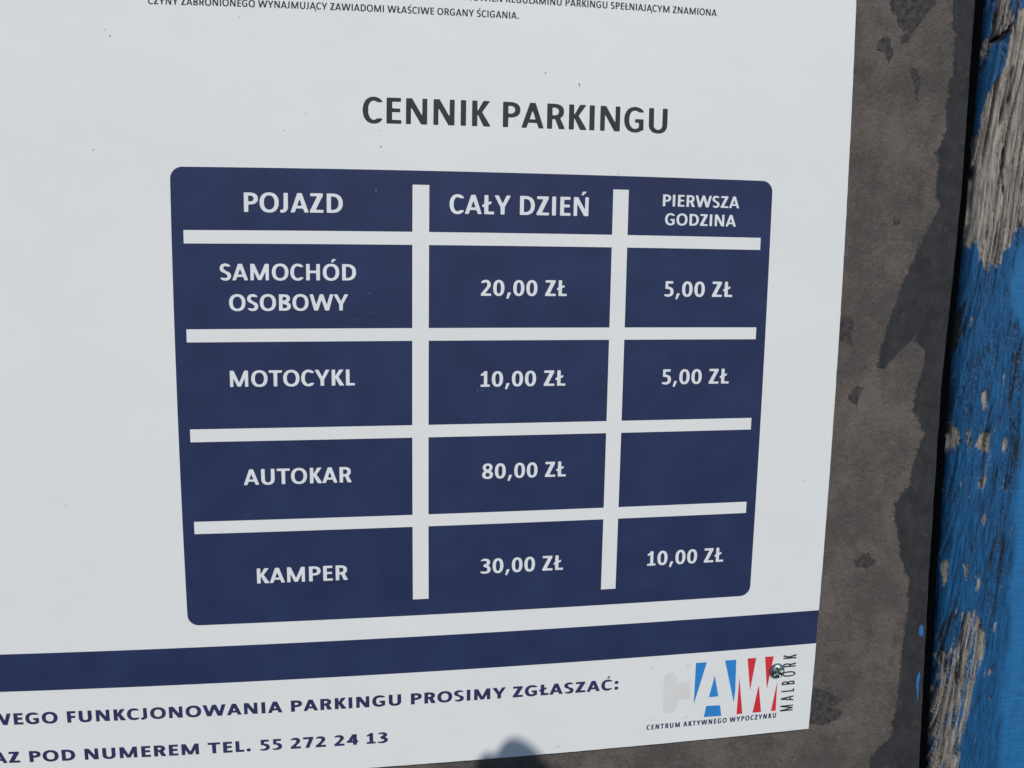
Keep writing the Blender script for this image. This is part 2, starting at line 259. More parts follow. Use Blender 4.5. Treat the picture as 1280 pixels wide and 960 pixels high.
def draw(ch, s, t, k):
    """k widens the glyph; s = stem width, t = horizontal stroke, in cap heights"""
    W_ = dict(A=.89, B=.68, C=.74, D=.79, E=.56, F=.53, G=.80, H=.78, I=0, J=.37, K=.71, L=.52, M=1.04, N=.81, O=.93, P=.68, R=.71,
              S=.62, T=.75, U=.77, W=1.38, Y=.86, Z=.66)
    D_ = {'0': .68, '1': .56, '2': .62, '3': .62, '4': .70, '5': .60, '7': .62, '8': .68, ',': .24, '.': .20, ':': .20}
    base = {'Ł': 'L', 'Ń': 'N', 'Ó': 'O', 'Ś': 'S', 'Ć': 'C', 'Ą': 'A'}.get(ch, ch)
    w = (W_.get(base, D_.get(base)))*k
    if base == 'I': w = s
    if ch in ',.:': w = s*1.08
    off = 0
    if ch == 'Ł': off = .10; w += .10
    g = Glyph(w, s, t); o = .018
    B = base; h = (w+0)/2
    if B == 'A':
        a = s*1.0
        g.poly((0, 0), (a, 0), (h+a*.50, 1), (h-a*.54, 1)); g.poly((w, 0), (w-a, 0), (h-a*.50, 1), (h+a*.54, 1))
        g.box(w*.2, .21, w*.8, .21+t*.92)
    elif B == 'B':
        g.box(0, 0, s, 1)
        q = g.ring(w*.40, .745, w*.54, .255, 2.5) & (g.X > w*.36); g.m |= q
        q = g.ring(w*.42, .27, w*.58, .27, 2.5) & (g.X > w*.38); g.m |= q
        g.box(0, 1-t, w*.45, 1); g.box(0, 0, w*.45, t); g.box(0, .54-t/2-.01, w*.45, .54+t/2-.01)
    elif B in 'CG':
        g.m |= g.ring(h*1.12, .5, h*1.12, .5+o, 2.2)
        if B == 'C': g.cut((g.X > w) | ((g.X > h*1.18) & (np.abs(g.Y-.5) < .31)))
        else:
            g.cut((g.X > w) | ((g.X > h*1.12) & (g.Y > .50) & (g.Y < .80))); g.cut((g.X > w-s) & (g.Y < .56) & (g.Y > .0) & (g.X > w*1.0))
            g.cut((g.X > w*.86) & (g.Y < .5) & (g.Y > .06)); g.box(w-s*.95, .08, w, .53); g.box(w*.56, .53-t*.95, w, .53)
            g.cut((g.Y < .08+(w-g.X)*-.0) & (g.X > w*.99))
    elif B == 'D':
        g.box(0, 0, s, 1); q = g.ring(w*.33, .5, w*.67, .5, 2.35) & (g.X > w*.3); g.m |= q
        g.box(0, 0, w*.36, t); g.box(0, 1-t, w*.36, 1)
    elif B == 'E':
        g.box(0, 0, s, 1); g.box(0, 0, w, t); g.box(0, 1-t, w*.98, 1); g.box(0, .52-t/2, w*.92, .52+t/2)
    elif B == 'F':
        g.box(0, 0, s, 1); g.box(0, 1-t, w, 1); g.box(0, .49-t/2, w*.93, .49+t/2)
    elif B == 'H':
        g.box(0, 0, s, 1); g.box(w-s, 0, w, 1); g.box(0, .52-t/2, w, .52+t/2)
    elif B == 'I': g.box(0, 0, s, 1)
    elif B == 'J':
        g.box(w-s, .25, w, 1); q = g.ring(w-s-.10*k, .26, s+.10*k, .28, 2.2) & (g.Y < .26) & (g.X > 0); g.m |= q
    elif B == 'K':
        a = s*1.12
        g.box(0, 0, s, 1); g.poly((s*.80, .50), (w*.98-a*1.12, 1), (w*.98, 1), (s*1.0+a*.62, .50))
        g.poly((s*.85, .56), (s*.85+a*.75, .62), (w, .04), (w, 0), (w-a*1.12, 0))
    elif B == 'L':
        g.box(off, 0, off+s, 1); g.box(off, 0, w, t)
        if off: g.poly((0, .36), (off+s+.17, .56), (off+s+.17, .56+t*.95), (0, .36+t*.95))
    elif B == 'M':
        a = s*1.1
        g.box(0, 0, s*.95, 1); g.box(w-s*.95, 0, w, 1)
        g.poly((0, 1), (a*1.0, 1), (h+a*.42, 0.02), (h-a*.42, .02)); g.poly((w, 1), (w-a*1.0, 1), (h-a*.42, .02), (h+a*.42, .02))
    elif B == 'N':
        a = s*1.15
        g.box(0, 0, s*.92, 1); g.box(w-s*.92, 0, w, 1); g.poly((0, 1), (a, 1), (w, 0), (w-a, 0))
    elif B == 'O': g.m |= g.ring(h, .5, h, .5+o, 2.25)
    elif B in 'PR':
        g.box(0, 0, s, 1); q = g.ring(w*.38, .695, w*(.62 if B == 'P' else .56), .305, 2.4) & (g.X > w*.33); g.m |= q
        g.box(0, 1-t, w*.4, 1); g.box(0, .39, w*.4, .39+t)
        if B == 'R':
            a = s*1.1; g.poly((w*.40, .46), (w*.40+a*.9, .50), (w*.97, .08), (w, 0), (w-a*1.05, 0), (w-a*1.15, .06))
    elif B == 'S':
        r = .285
        up = g.ring(h, .735, h, .265+o, 2.2, s*.98, t*1.02); g.m |= up & ((g.Y > .735) | (g.X < h)) & ~((g.X > h*1.1) & (g.Y < .84))
        lo = g.ring(h, .265, h, .265+o+.0, 2.2, s*.98, t*1.02); g.m |= lo & ((g.Y < .265) | (g.X > h)) & ~((g.X < h*.9) & (g.Y > .155))
        g.poly((w*.26, .545), (w*.40, .66), (w*.76, .455), (w*.60, .34))
    elif B == 'T': g.box(0, 1-t, w, 1); g.box(h-s/2, 0, h+s/2, 1)
    elif B == 'U':
        g.box(0, .35, s, 1); g.box(w-s, .35, w, 1); q = g.ring(h, .36, h, .36+o, 2.3) & (g.Y < .362); g.m |= q
    elif B == 'W':
        a = s*1.0; q1, q2 = w*.27, w*.73
        g.poly((0, 1), (a, 1), (q1+a*.5, 0), (q1-a*.55, 0)); g.poly((h-a*.5, 1), (h+a*.5, 1), (q1+a*.55, 0), (q1-a*.5, 0))
        g.poly((h-a*.5, 1), (h+a*.5, 1), (q2+a*.5, 0), (q2-a*.55, 0)); g.poly((w-a, 1), (w, 1), (q2+a*.55, 0), (q2-a*.5, 0))
    elif B == 'Y':
        a = s*1.1
        g.box(h-s/2, 0, h+s/2, .45); g.poly((0, 1), (a, 1), (h+s*.42, .38), (h-s*.5, .38)); g.poly((w, 1), (w-a, 1), (h-s*.42, .38), (h+s*.5, .38))
    elif B == 'Z':
        a = s*1.25; g.box(w*.03, 1-t, w*.97, 1); g.box(0, 0, w, t); g.poly((0, t*.6), (a, t*.6), (w*.97, 1-t*.7), (w*.97-a, 1-t*.7))
    elif B == '0': g.m |= g.ring(h, .495, h, .505, 2.3)
    elif B == '8':
        g.m |= g.ring(h, .745, h*.90, .255+o*.6, 2.2, s*.92, t*.9); g.m |= g.ring(h, .265, h, .265+o*.6, 2.2, s*.98, t*.95)
    elif B == '1':
        c = h+.02; g.box(c-s/2, 0, c+s/2, 1); g.box(0, 0, w, t*.92); g.poly((0, .80), (c, 1), (c, .80), (.04, .68))
    elif B == '2':
        q = g.ring(h*.92, .70, h*.98, .305, 2.2); g.m |= q & ~((g.X < h*.9) & (g.Y < .80)) & (g.Y > .58)
        g.poly((0, t*.8), (s*1.15, t*.8), (w*.94, .60), (w*.93-s*.95, .60)); g.box(0, 0, w, t)
    elif B == '3':
        up = g.ring(h*.86, .755, h*1.02, .25, 2.2, s, t*.95); g.m |= up & ~((g.X < h*.72) & (g.Y < .86)); 
        lo = g.ring(h*.84, .275, h*1.15, .285, 2.2, s, t*.95); g.m |= lo & ~((g.X < h*.72) & (g.Y > .145))
        g.box(w*.25, .53-t*.45, w*.6, .53+t*.45)
    elif B == '4':
        a = s*1.2; g.box(w*.55, 0, w*.55+s, 1); g.box(0, .22, w, .22+t); g.poly((0, .24), (s*.9, .24), (w*.55+s, 1), (w*.55-s*.15, 1))
    elif B == '5':
        g.box(w*.12, 1-t, w*.92, 1); g.box(w*.10, .50, w*.10+s*.85, 1)
        lo = g.ring(h*.84, .315, h*1.16, .325, 2.2, s, t); g.m |= lo & ~((g.X < h*.8) & (g.Y > .145) & (g.Y < .50)) & ~((g.X < w*.10))
        g.m |= lo & (g.Y < .145) & (g.X > 0)
    elif B == '7': g.box(0, 1-t, w, 1); g.poly((w*.18, 0), (w*.18+s*1.05, 0), (w, 1-t*.8), (w-s*1.05, 1-t*.8))
    elif B == '.': g.m |= g.se(h, h, h, h, 2.6)
    elif B == ':': g.m |= g.se(h, h, h, h, 3); g.m |= g.se(h, .68, h, h, 3)
    elif B == ',': g.poly((h*.5, .22), (w*1.15, .22), (h*.7, -.19), (-h*.35, -.15))
    if ch in 'ŃÓŚĆ': g.poly((h+.00, 1.10), (h+.10, 1.10), (h+.30, 1.30), (h+.08, 1.30))
    if ch == 'Ą':
        q = g.ring(w+.0, -.13, .15, .15, 2, .09, .09) & (g.X < w+.03) & (g.Y < .06); g.m |= q; g.box(w-.02, -.28, w+.10, -.20)
    return g
def blur(a, sg):
    r = int(sg*3)+1; kx = np.exp(-np.arange(-r, r+1)**2/(2*sg*sg)); kx /= kx.sum()
    a = np.apply_along_axis(lambda v: np.convolve(v, kx, 'same'), 0, a)
    return np.apply_along_axis(lambda v: np.convolve(v, kx, 'same'), 1, a)
def contours(f, x0, y0, h):
    """marching squares at .5, returns closed loops"""
    b = f > .5; seg = {}
    cs = b[:-1, :-1].astype(int)+2*b[:-1, 1:]+4*b[1:, 1:]+8*b[1:, :-1]
    def ex(i, j, e):
        if e == 0: return ('h', i, j)
        if e == 1: return ('v', i, j+1)
        if e == 2: return ('h', i+1, j)
        return ('v', i, j)
    T = {1: [(3, 0)], 2: [(0, 1)], 3: [(3, 1)], 4: [(1, 2)], 5: [(3, 2), (1, 0)], 6: [(0, 2)], 7: [(3, 2)], 8: [(2, 3)], 9: [(2, 0)],
         10: [(0, 3), (2, 1)], 11: [(2, 1)], 12: [(1, 3)], 13: [(1, 0)], 14: [(0, 3)]}
    for i, j in zip(*np.nonzero((cs > 0) & (cs < 15))):
        for a, c in T[int(cs[i, j])]: seg[ex(i, j, a)] = ex(i, j, c)
    def pt(e):
        k, i, j = e
        if k == 'h': a, c = f[i, j], f[i, j+1]; return (x0+(j+(.5-a)/(c-a))*h, y0+i*h)
        a, c = f[i, j], f[i+1, j]; return (x0+j*h, y0+(i+(.5-a)/(c-a))*h)
    loops = []
    while seg:
        st, nx = seg.popitem(); lp = [st]
        while nx != st and nx in seg: lp.append(nx); nx = seg.pop(nx)
        loops.append([pt(e) for e in lp])
    return loops
def dp(pts, eps):
    def rec(a, b):
        if b <= a+1: return []
        ax, ay = pts[a]; bx, by = pts[b]; L = math.hypot(bx-ax, by-ay)+1e-12
        best, bi = 0, -1
        for i in range(a+1, b):
            d = abs((bx-ax)*(ay-pts[i][1])-(ax-pts[i][0])*(by-ay))/L if L > 1e-9 else math.hypot(pts[i][0]-ax, pts[i][1]-ay)
            if d > best: best, bi = d, i
        return rec(a, bi)+[bi]+rec(bi, b) if best > eps else []
    n = len(pts); m = n//2; pts = pts+[pts[0]]
    idx = [0]+rec(0, m)+[m]+rec(m, n)
    return [pts[i] for i in idx]
_gc = {}
def glyph(ch, st):
    key = (ch, st)
    if key in _gc: return _gc[key]
    s, t, k = st[:3]
    g = draw(ch, s, t, k)
    f = blur(g.m.astype(float), st[3]*H)
    loops = [dp(l, .005) for l in contours(f, -PADX, Y0, 1/H)]
    loops = [l for l in loops if len(l) > 2]
    vs, ed = [], []
    for l in loops:
        n0 = len(vs); vs += l; ed += [(n0+i, n0+(i+1) % len(l)) for i in range(len(l))]
    ov, oe, of, *_ = delaunay_2d_cdt([Vector(v) for v in vs], ed, [], 0, 1e-5)
    def isin(x, y):
        c = False
        for a_, b_ in ed:
            (xa, ya), (xb, yb) = vs[a_], vs[b_]
            if (ya > y) != (yb > y) and x < (xb-xa)*(y-ya)/(yb-ya)+xa: c = not c
        return c
    of = [q for q in of if isin(sum(ov[i][0] for i in q)/3, sum(ov[i][1] for i in q)/3)]
    _gc[key] = ([tuple(v) for v in ov], [tuple(x) for x in of], g.w)
    return _gc[key]
LSB = dict(A=.01, C=.05, G=.05, O=.05, S=.05, J=.02, T=.02, W=.01, Y=.0, Z=.05)
RSB = dict(A=.01, B=.05, C=.035, D=.05, E=.055, F=.03, G=.10, K=.0, L=.01, O=.05, P=.03, R=.04, S=.05, T=.02, W=.01, Y=.0, Z=.05)
def layout(text, st):
    x = 0; out = []; track = st[4]
    nb = {'Ł': 'L', 'Ń': 'N', 'Ó': 'O', 'Ś': 'S', 'Ć': 'C', 'Ą': 'A'}
    for ch in text:
        if ch == ' ': x += st[5]; continue
        b = nb.get(ch, ch); dg = ch in '0123456789'
        l = .06 if dg else (.10 if ch in ',.:' else LSB.get(b, .115)); r = .06 if dg else (.10 if ch in ',.:' else RSB.get(b, .115))
        if ch == 'Ł': l = .02
        v, f, w = glyph(ch, st); x += l; out.append((x, v, f, w)); x += w+r+track
    x0 = out[0][0]; x1 = out[-1][0]+out[-1][3]
    return out, x0, x1
CAL = (.205, .150, 1.0, .016, 0.0, .37)        # humanist bold
REG = (.20, .145, 1.0, .014, 0.0, .36)
EXT = (.27, .20, 1.14, .008, .035, .42)      # wide heavy grotesque
CAP = (.23, .18, .92, .012, .12, .42)
CND = (.115, .12, .50, .012, .0, .4)
def text_mesh(name, runs, mat, parent, y=-.30):
    """runs: (text, style, left, right, baseline, cap height) in mm on the panel"""
    V, F = [], []
    for text, st, xl, xr, zb, ch in runs:
        out, x0, x1 = layout(text, st); k = (xr-xl)/(x1-x0)
        for x, v, f, w in out:
            n = len(V)
            for a, b in v:
                p = bow(xl+(x+a-x0)*k, zb+b*ch); V.append((p[0]*MM, y*MM, p[1]*MM))
            F += [tuple(n+i for i in q) for q in f]
    o = mesh_obj(name, V, F, mat, parent); face_front(o); return o
def face_front(o):
    me = o.data; import bmesh
    bm = bmesh.new(); bm.from_mesh(me)
    for f in bm.faces:
        if f.normal.y > 0: f.normal_flip()
    bm.to_mesh(me); bm.free()
def sheet(name, loops, mat, parent, y, step=12):
    V, F = [], []
    for lp in loops:
        pts = []
        for i in range(len(lp)):
            a, b = lp[i], lp[(i+1) % len(lp)]; n = max(1, int(math.dist(a, b)/step))
            pts += [(a[0]+(b[0]-a[0])*q/n, a[1]+(b[1]-a[1])*q/n) for q in range(n)]
        pts = [bow(*p) for p in pts]
        ov, oe, of, *_ = delaunay_2d_cdt([Vector(p) for p in pts], [(i, (i+1) % len(pts)) for i in range(len(pts))], [], 1, 1e-5)
        n0 = len(V); V += [(v[0]*MM, y*MM, v[1]*MM) for v in ov]; F += [tuple(n0+i for i in f) for f in of]
    o = mesh_obj(name, V, F, mat, parent); face_front(o); return o
def rect(x0, z0, x1, z1): return [(x0, z0), (x1, z0), (x1, z1), (x0, z1)]
def rrect(x0, z0, x1, z1, r, n=8):
    out = []
    for cx, cz, a0 in ((x1-r, z1-r, 0), (x0+r, z1-r, 90), (x0+r, z0+r, 180), (x1-r, z0+r, 270)):
        out += [(cx+r*math.cos(math.radians(a0+90*i/n)), cz+r*math.sin(math.radians(a0+90*i/n))) for i in range(n+1)]
    return out

# ---------------------------------------------------------------- board the sign is fixed to
DB = 3.3
board = bpy.data.objects.new('wooden_board', None); link(board); board.location = (0, DB*MM, 0)
thing(board, 'worn grey brown backing board with peeling dark grey film behind the white price panel', 'board')
def edge_x(z, data):
    zs = [p[1] for p in data][::-1]; xs = [p[0] for p in data][::-1]
    return float(np.interp(z, zs, xs))
EDGE = sorted(D_edge, key=lambda p: -p[1])
def board_edge(z):
    return edge_x(z, EDGE)+.35*mnoise.noise(Vector((z*.05, 3, 0)))+.12*mnoise.noise(Vector((z*.4, 5, 0)))
zs = np.arange(-520, 900, 3.0)
RB, TH = 3.0, 18.0
V, F = [], []
prof = [(-700, 0), (0-RB, 0)]
nz = len(zs)
for z in zs:
    e = board_edge(z)
    V.append((-620*MM, 0, z*MM)); V.append(((e-RB)*MM, 0, z*MM))
    V.append((-620*MM, TH*MM, z*MM)); V.append(((e-RB)*MM, TH*MM, z*MM))
for i in range(nz-1):
    a, b = 4*i, 4*i+4
    F += [(a, a+1, b+1, b), (a+2, b+2, b+3, a+3), (a, b, b+2, a+2), (a+1, a+3, b+3, b+1)]
F += [(0, 2, 3, 1), (4*nz-4, 4*nz-3, 4*nz-1, 4*nz-2)]
mesh_obj('board_face', V, F, MAT['board'], board)
V, F = [], []                                          # the rounded, still filmed edge
NE = 8
for z in zs:
    e = board_edge(z)
    for k in range(NE):
        a = math.pi/2*k/(NE-1); V.append(((e-RB+RB*math.sin(a)+.02)*MM, (RB-RB*math.cos(a)-.05)*MM, z*MM))
    V.append(((e+.02)*MM, (TH-.1)*MM, z*MM)); V.append(((e-RB)*MM, (TH+.1)*MM, z*MM))
q = NE+2
for i in range(nz-1):
    for k in range(q-1): a = i*q+k; F.append((a, a+1, a+q+1, a+q))
mesh_obj('board_edge', V, F, MAT['film'], board, True)
def ragged(lp, step=.7, amp=.35, keep=None):
    pts = []
    for i in range(len(lp)):
        a, b = lp[i], lp[(i+1) % len(lp)]; n = max(1, int(math.dist(a, b)/step))
        for q_ in range(n):
            x, z = a[0]+(b[0]-a[0])*q_/n, a[1]+(b[1]-a[1])*q_/n
            if not (keep and keep(x, z)):
                x += amp*(1.6*mnoise.noise(Vector((x*.28, z*.28, 1)))+mnoise.noise(Vector((x*.9, z*.9, 1)))+.8*mnoise.noise(Vector((x*2.6, z*2.6, 4))))*1.2
                z += amp*(1.6*mnoise.noise(Vector((x*.28, z*.28, 8)))+mnoise.noise(Vector((x*.9, z*.9, 8)))+.8*mnoise.noise(Vector((x*2.6, z*2.6, 9))))*1.2
            pts.append((x, z))
    return pts

def slab(name, pts, mat, parent, y0, y1):
    """thin plate between y0 (front) and y1 (back), mm"""
    n = len(pts)
    ov, oe, of, orig, *_ = delaunay_2d_cdt([Vector(p) for p in pts], [(i, (i+1) % n) for i in range(n)], [], 1, 1e-6)
    V = [(v[0]*MM, y0*MM, v[1]*MM) for v in ov]; F = [tuple(f) for f in of]
    k = len(V); c = sum((Vector(p) for p in pts), Vector((0, 0)))/n
    V += [(p[0]*MM, y0*MM, p[1]*MM) for p in pts]+[(p[0]*MM, y1*MM, p[1]*MM) for p in pts]
    F += [(k+i, k+(i+1) % n, k+n+(i+1) % n, k+n+i) for i in range(n)]
    o = mesh_obj(name, V, F, mat, parent)
    return o
st = list(D_strip); 
ztop, zbot = st[0][1], st[-1][1]
right = [(board_edge(z)-RB+.06, z) for z in np.arange(zbot-150, ztop+150, 3.0)]
left = [(st[0][0]+2, ztop+150)]+st+[(st[-1][0]-6, zbot-150)]
# going down the left, up the right
pts = left+right
pr = ragged(pts, .4, .5, keep=lambda x, z: x > board_edge(z)-RB-.2)
rim = ragged([(x-(1.3 if x < board_edge(z)-RB-.5 else 0), z) for x, z in pts], .4, 1.1, keep=lambda x, z: x > board_edge(z)-RB-.2)
slab('film_residue', rim, MAT['thin'], board, -.10, .02)
slab('film_strip', pr, MAT['film'], board, -.28, .02)
for lp in D_patches:
    slab('film_patch', ragged(lp, .35, .6), MAT['thin'], board, -.16, .02)
MAT['bluedrip'] = simple('dried_blue_paint', (.03, .16, .42), .4)
for i, lp in enumerate(D_specks):
    o = slab('paint_drip', ragged(lp, .4, .12), MAT['bluedrip'] if i < 2 else MAT['film'], board, -.50, -.27)

# ---------------------------------------------------------------- blue post beside the board
post = bpy.data.objects.new('wooden_post', None); link(post); BLS = -.8; post.location = (.33, .008, 0)
thing(post, 'weathered timber post with cracked flaking bright blue paint, right of the dark gap', 'post')
BL = sorted(D_bl, key=lambda p: -p[1])
def vnoise(x, z, seed):
    """smooth value noise on arrays"""
    r = np.random.default_rng(seed); T = r.random((256, 256))
    xi = np.floor(x).astype(int); zi = np.floor(z).astype(int); fx = x-xi; fz = z-zi
    fx = fx*fx*(3-2*fx); fz = fz*fz*(3-2*fz)
    a = T[xi % 256, zi % 256]; b = T[(xi+1) % 256, zi % 256]; c = T[xi % 256, (zi+1) % 256]; d = T[(xi+1) % 256, (zi+1) % 256]
    return (a*(1-fx)+b*fx)*(1-fz)+(c*(1-fx)+d*fx)*fz
def fbm(x, z, seed, o=4):
    s = 0; a = 1; t = 0
    for i in range(o): s = s+a*vnoise(x*2**i+i*17, z*2**i+i*31, seed+i); t += a; a *= .55
    return s/t
def inside(px, pz, poly):
    m = np.zeros(px.shape, bool); n = len(poly)
    for i in range(n):
        x0, z0 = poly[i]; x1, z1 = poly[(i+1) % n]
        if z0 == z1: continue
        c = ((z0 > pz) != (z1 > pz)) & (px < (x1-x0)*(pz-z0)/(z1-z0)+x0); m ^= c
    return m
sx = np.concatenate([np.arange(0, 62, .45), np.arange(62, 150, 1.5)])
sz = np.arange(-350, 300, .75)
SX, SZ = np.meshgrid(sx, sz, indexing='ij')
lx = np.interp(sz, [p[1] for p in BL][::-1], [p[0] for p in BL][::-1])+BLS+.5*(fbm(sz*.03, sz*0, 90)-.5)*2
PX = lx[None, :]+SX; PZ = SZ
# cross-section: rounded wany edge turning into a flat face
r_ = 26.0
t_ = np.clip(1-SX/r_, 0, 1)
Y = 13.0*(1-np.sqrt(np.clip(1-t_**2.2, 0, 1)))
# grain, bent round a knot
kx, kz = 372.0, -15.0
dk = np.sqrt(((PX-kx)/14)**2+((PZ-kz)/30)**2)
gx = PX+5*(fbm(PX*.02, PZ*.012, 3, 2)-.5)+6*np.exp(-dk**2)*np.sign(PX-kx+.001)*np.clip(abs(PX-kx)/6, 0, 1)-PZ*.09
jx = PX+2.0*(fbm(PX*.5, PZ*.12, 20)-.5)+1.2*(fbm(PX*1.6, PZ*.5, 24)-.5); jz = PZ+9*(fbm(PX*.9, PZ*.15, 28)-.5)
bare = np.zeros(PX.shape, bool)
for p in D_bare: bare |= inside(jx, jz, p)
smooth = inside(PX+7*(fbm(PX*.22, PZ*.03, 40)-.5)+3*(fbm(PX*1.2, PZ*.1, 43)-.5), PZ, D_smooth)
flk = fbm(gx*.55, PZ*.05, 50, 4)
bare |= (~smooth) & (flk > .80)
rest = (fbm(gx*.8, PZ*.045, 55, 4) > .60) & (PZ < -60) & (PX > 338) & bare
bare &= ~rest
paint = 1-bare.astype(float)
def soft(a):
    a = a.copy(); a[1:-1, 1:-1] = (a[1:-1, 1:-1]*2+a[:-2, 1:-1]+a[2:, 1:-1]+a[1:-1, :-2]+a[1:-1, 2:])/6; return a
c1 = np.abs(fbm(gx*.16, PZ*.010, 60, 3)-.5); c2 = np.abs(fbm(gx*.42, PZ*.022, 66, 3)-.5); c3 = np.abs(fbm(gx*.85, PZ*.05, 70, 3)-.5)
crk = np.clip(1.25-c1/.034, 0, 1)
crk2 = np.clip(1-c2/.034, 0, 1); crk3 = np.clip(1-c3/.04, 0, 1)
gate = np.clip((fbm(gx*.12, PZ*.02, 75)-.36)*6, 0, 1)
ridg = fbm(gx*.9, PZ*.03, 80, 4)-.5
sm = blur(smooth.astype(float), 5.0)
wgt = np.where(bare, 1.0, 1-.85*sm)
ridg2 = fbm(gx*.30, PZ*.012, 84, 3)-.5
depth = np.where(bare, .55+2.4*crk+1.3*crk2*gate+.6*crk3-1.8*ridg-2.4*ridg2, wgt*(1.5*crk*gate+1.2*crk2*gate+.6*crk3*gate-2.0*ridg-2.2*ridg2))
depth = soft(depth)
wcr = np.clip(1.2-np.abs(fbm(gx*.20, PZ*.006, 95, 2)-.5)/.030, 0, 1)*bare
depth = depth+wcr*2.6
split = blur(inside(jx*0+PX, PZ, D_split).astype(float), 1.0)
depth = depth+split*9
Yd = (Y+depth)
crack = np.clip(bare*(crk*1.1+crk2*gate*.6+crk3*.25)+(~bare)*wgt*(crk*gate*1.1+crk2*gate*1.0+crk3*gate*.7), 0, 1)
crack = soft(np.clip(crack+wcr+split*1.5, 0, 1))
def post_grid():
    nx_, nz_ = PX.shape
    X3 = PX-330.0; V = np.stack([X3, Yd, PZ], -1).reshape(-1, 3)*MM
    idx = np.arange(nx_*nz_).reshape(nx_, nz_)
    Fq = np.stack([idx[:-1, :-1], idx[1:, :-1], idx[1:, 1:], idx[:-1, 1:]], -1).reshape(-1, 4)
    me = bpy.data.meshes.new('painted_face'); me.vertices.add(len(V)); me.vertices.foreach_set('co', V.ravel())
    me.loops.add(Fq.size); me.loops.foreach_set('vertex_index', Fq.ravel())
    me.polygons.add(len(Fq)); me.polygons.foreach_set('loop_start', np.arange(0, Fq.size, 4)); me.polygons.foreach_set('loop_total', np.full(len(Fq), 4))
    me.polygons.foreach_set('use_smooth', np.ones(len(Fq), bool))
    me.update(calc_edges=True); me.validate()
    for nm, a in (('paint', soft(paint)), ('smooth_paint', sm), ('crack', crack)):
        at = me.attributes.new(nm, 'FLOAT', 'POINT'); at.data.foreach_set('value', a.ravel().astype(np.float32))
    me.materials.append(MAT['beam'])
    return link(bpy.data.objects.new('painted_face', me), post)
post_grid()
# the rest of the post's body (sides and back), painted near-black for the gap's shade
V, F = [], []
zz = sz[::8]; ll = lx[::8]
for z, l in zip(zz, ll):
    for x, y in ((l+.3, 13.5), (l+1.2, 20), (l+1.2, 110), (l+149.5, 110), (l+149.5, .5)): V.append(((x-330)*MM, y*MM, z*MM))
for i in range(len(zz)-1):
    for k in range(4): a = 5*i+k; F.append((a, a+5, a+6, a+1))
n = len(V)-5
F += [(0, 1, 2, 3, 4), (n+4, n+3, n+2, n+1, n)]
mesh_obj('post_side', V, F, MAT['backing'], post)
V = [(x*MM, y*MM, z*MM) for x in (290, 360) for y in (60, 75) for z in (-420, 420)]
bb = mesh_obj('added_gap_batten', V, [(0, 1, 3, 2), (4, 6, 7, 5), (0, 4, 5, 1), (2, 3, 7, 6), (0, 2, 6, 4), (1, 5, 7, 3)], MAT['backing'])  # added behind the gap to close it with a dark surface
thing(bb, 'added near-black batten closing the gap between board and blue post, its shade painted in', 'batten')

# ---------------------------------------------------------------- the price sign
sign = bpy.data.objects.new('information_sign', None); link(sign)
thing(sign, 'white plastic parking price sign with navy table, screwed to the worn board', 'sign')
XL, XR, ZB, ZT = -477.0, 222.42, -255.84, 744.0
# panel: front sheet follows the bow, 3 mm thick, slightly wavy cut edge
def panel():
    lp = []
    def side(a, b, n):
        for i in range(n):
            x = a[0]+(b[0]-a[0])*i/n; z = a[1]+(b[1]-a[1])*i/n
            x, z = bow(x, z); j = .16*mnoise.noise(Vector((x*.12, z*.12, 0)))+.10*mnoise.noise(Vector((x*.5, z*.5, 3)))
            lp.append((x+j, z+j))
    side((XL, ZB), (XR, ZB), 260); side((XR, ZB), (XR, ZT), 360); side((XR, ZT), (XL, ZT), 30); side((XL, ZT), (XL, ZB), 30)
    n = len(lp); bev = .25
    cx0, cz0 = (XL+XR)/2, (ZB+ZT)/2
    ins = [(x-bev*(1 if x > cx0 else -1)*(1 if abs(x-cx0) > 345 else 0), z-bev*(1 if z > cz0 else -1)*(1 if abs(z-cz0) > 480 else 0)) for x, z in lp]
    ov, oe, of, *_ = delaunay_2d_cdt([Vector(p) for p in ins], [(i, (i+1) % n) for i in range(n)], [], 1, 1e-6)
    V = [(v[0]*MM, 0, v[1]*MM) for v in ov]; F = [tuple(f) for f in of]
    o = mesh_obj('panel', V, F, MAT['white'], sign); face_front(o)
    V = []; 
    for (x, z), (xi, zi) in zip(lp, ins):
        V += [(xi*MM, 0, zi*MM), (x*MM, bev*MM, z*MM), (x*MM, 3.0*MM, z*MM), (xi*MM, 3.0*MM, zi*MM)]
    F = [(4*i+k, 4*((i+1) % n)+k, 4*((i+1) % n)+k+1, 4*i+k+1) for i in range(n) for k in range(3)]
    mesh_obj('panel_edge', V, F, MAT['edge'], sign)
panel()
tbl = sheet('price_table', [rrect(-202.67, -149.49, 168.52, 129.72, 7.0)], MAT['navy'], sign, -.10)
for x0, z0, x1, z1 in ((-62.28, -138.55, -52.24, 121.35), (61.98, -138.55, 71.99, 121.35)):
    sheet('grid_line', [rect(x0, z0, x1, z1)], MAT['white'], tbl, -.20)
for k, (z1, z0) in enumerate(((93.36, 85.59), (35.30, 27.52), (-24.89, -32.76), (-82.36, -90.17))):
    sheet('grid_line', [rect(-195.8, z0, 161.78, z1)], MAT['white'], tbl, -.24-.0*k)
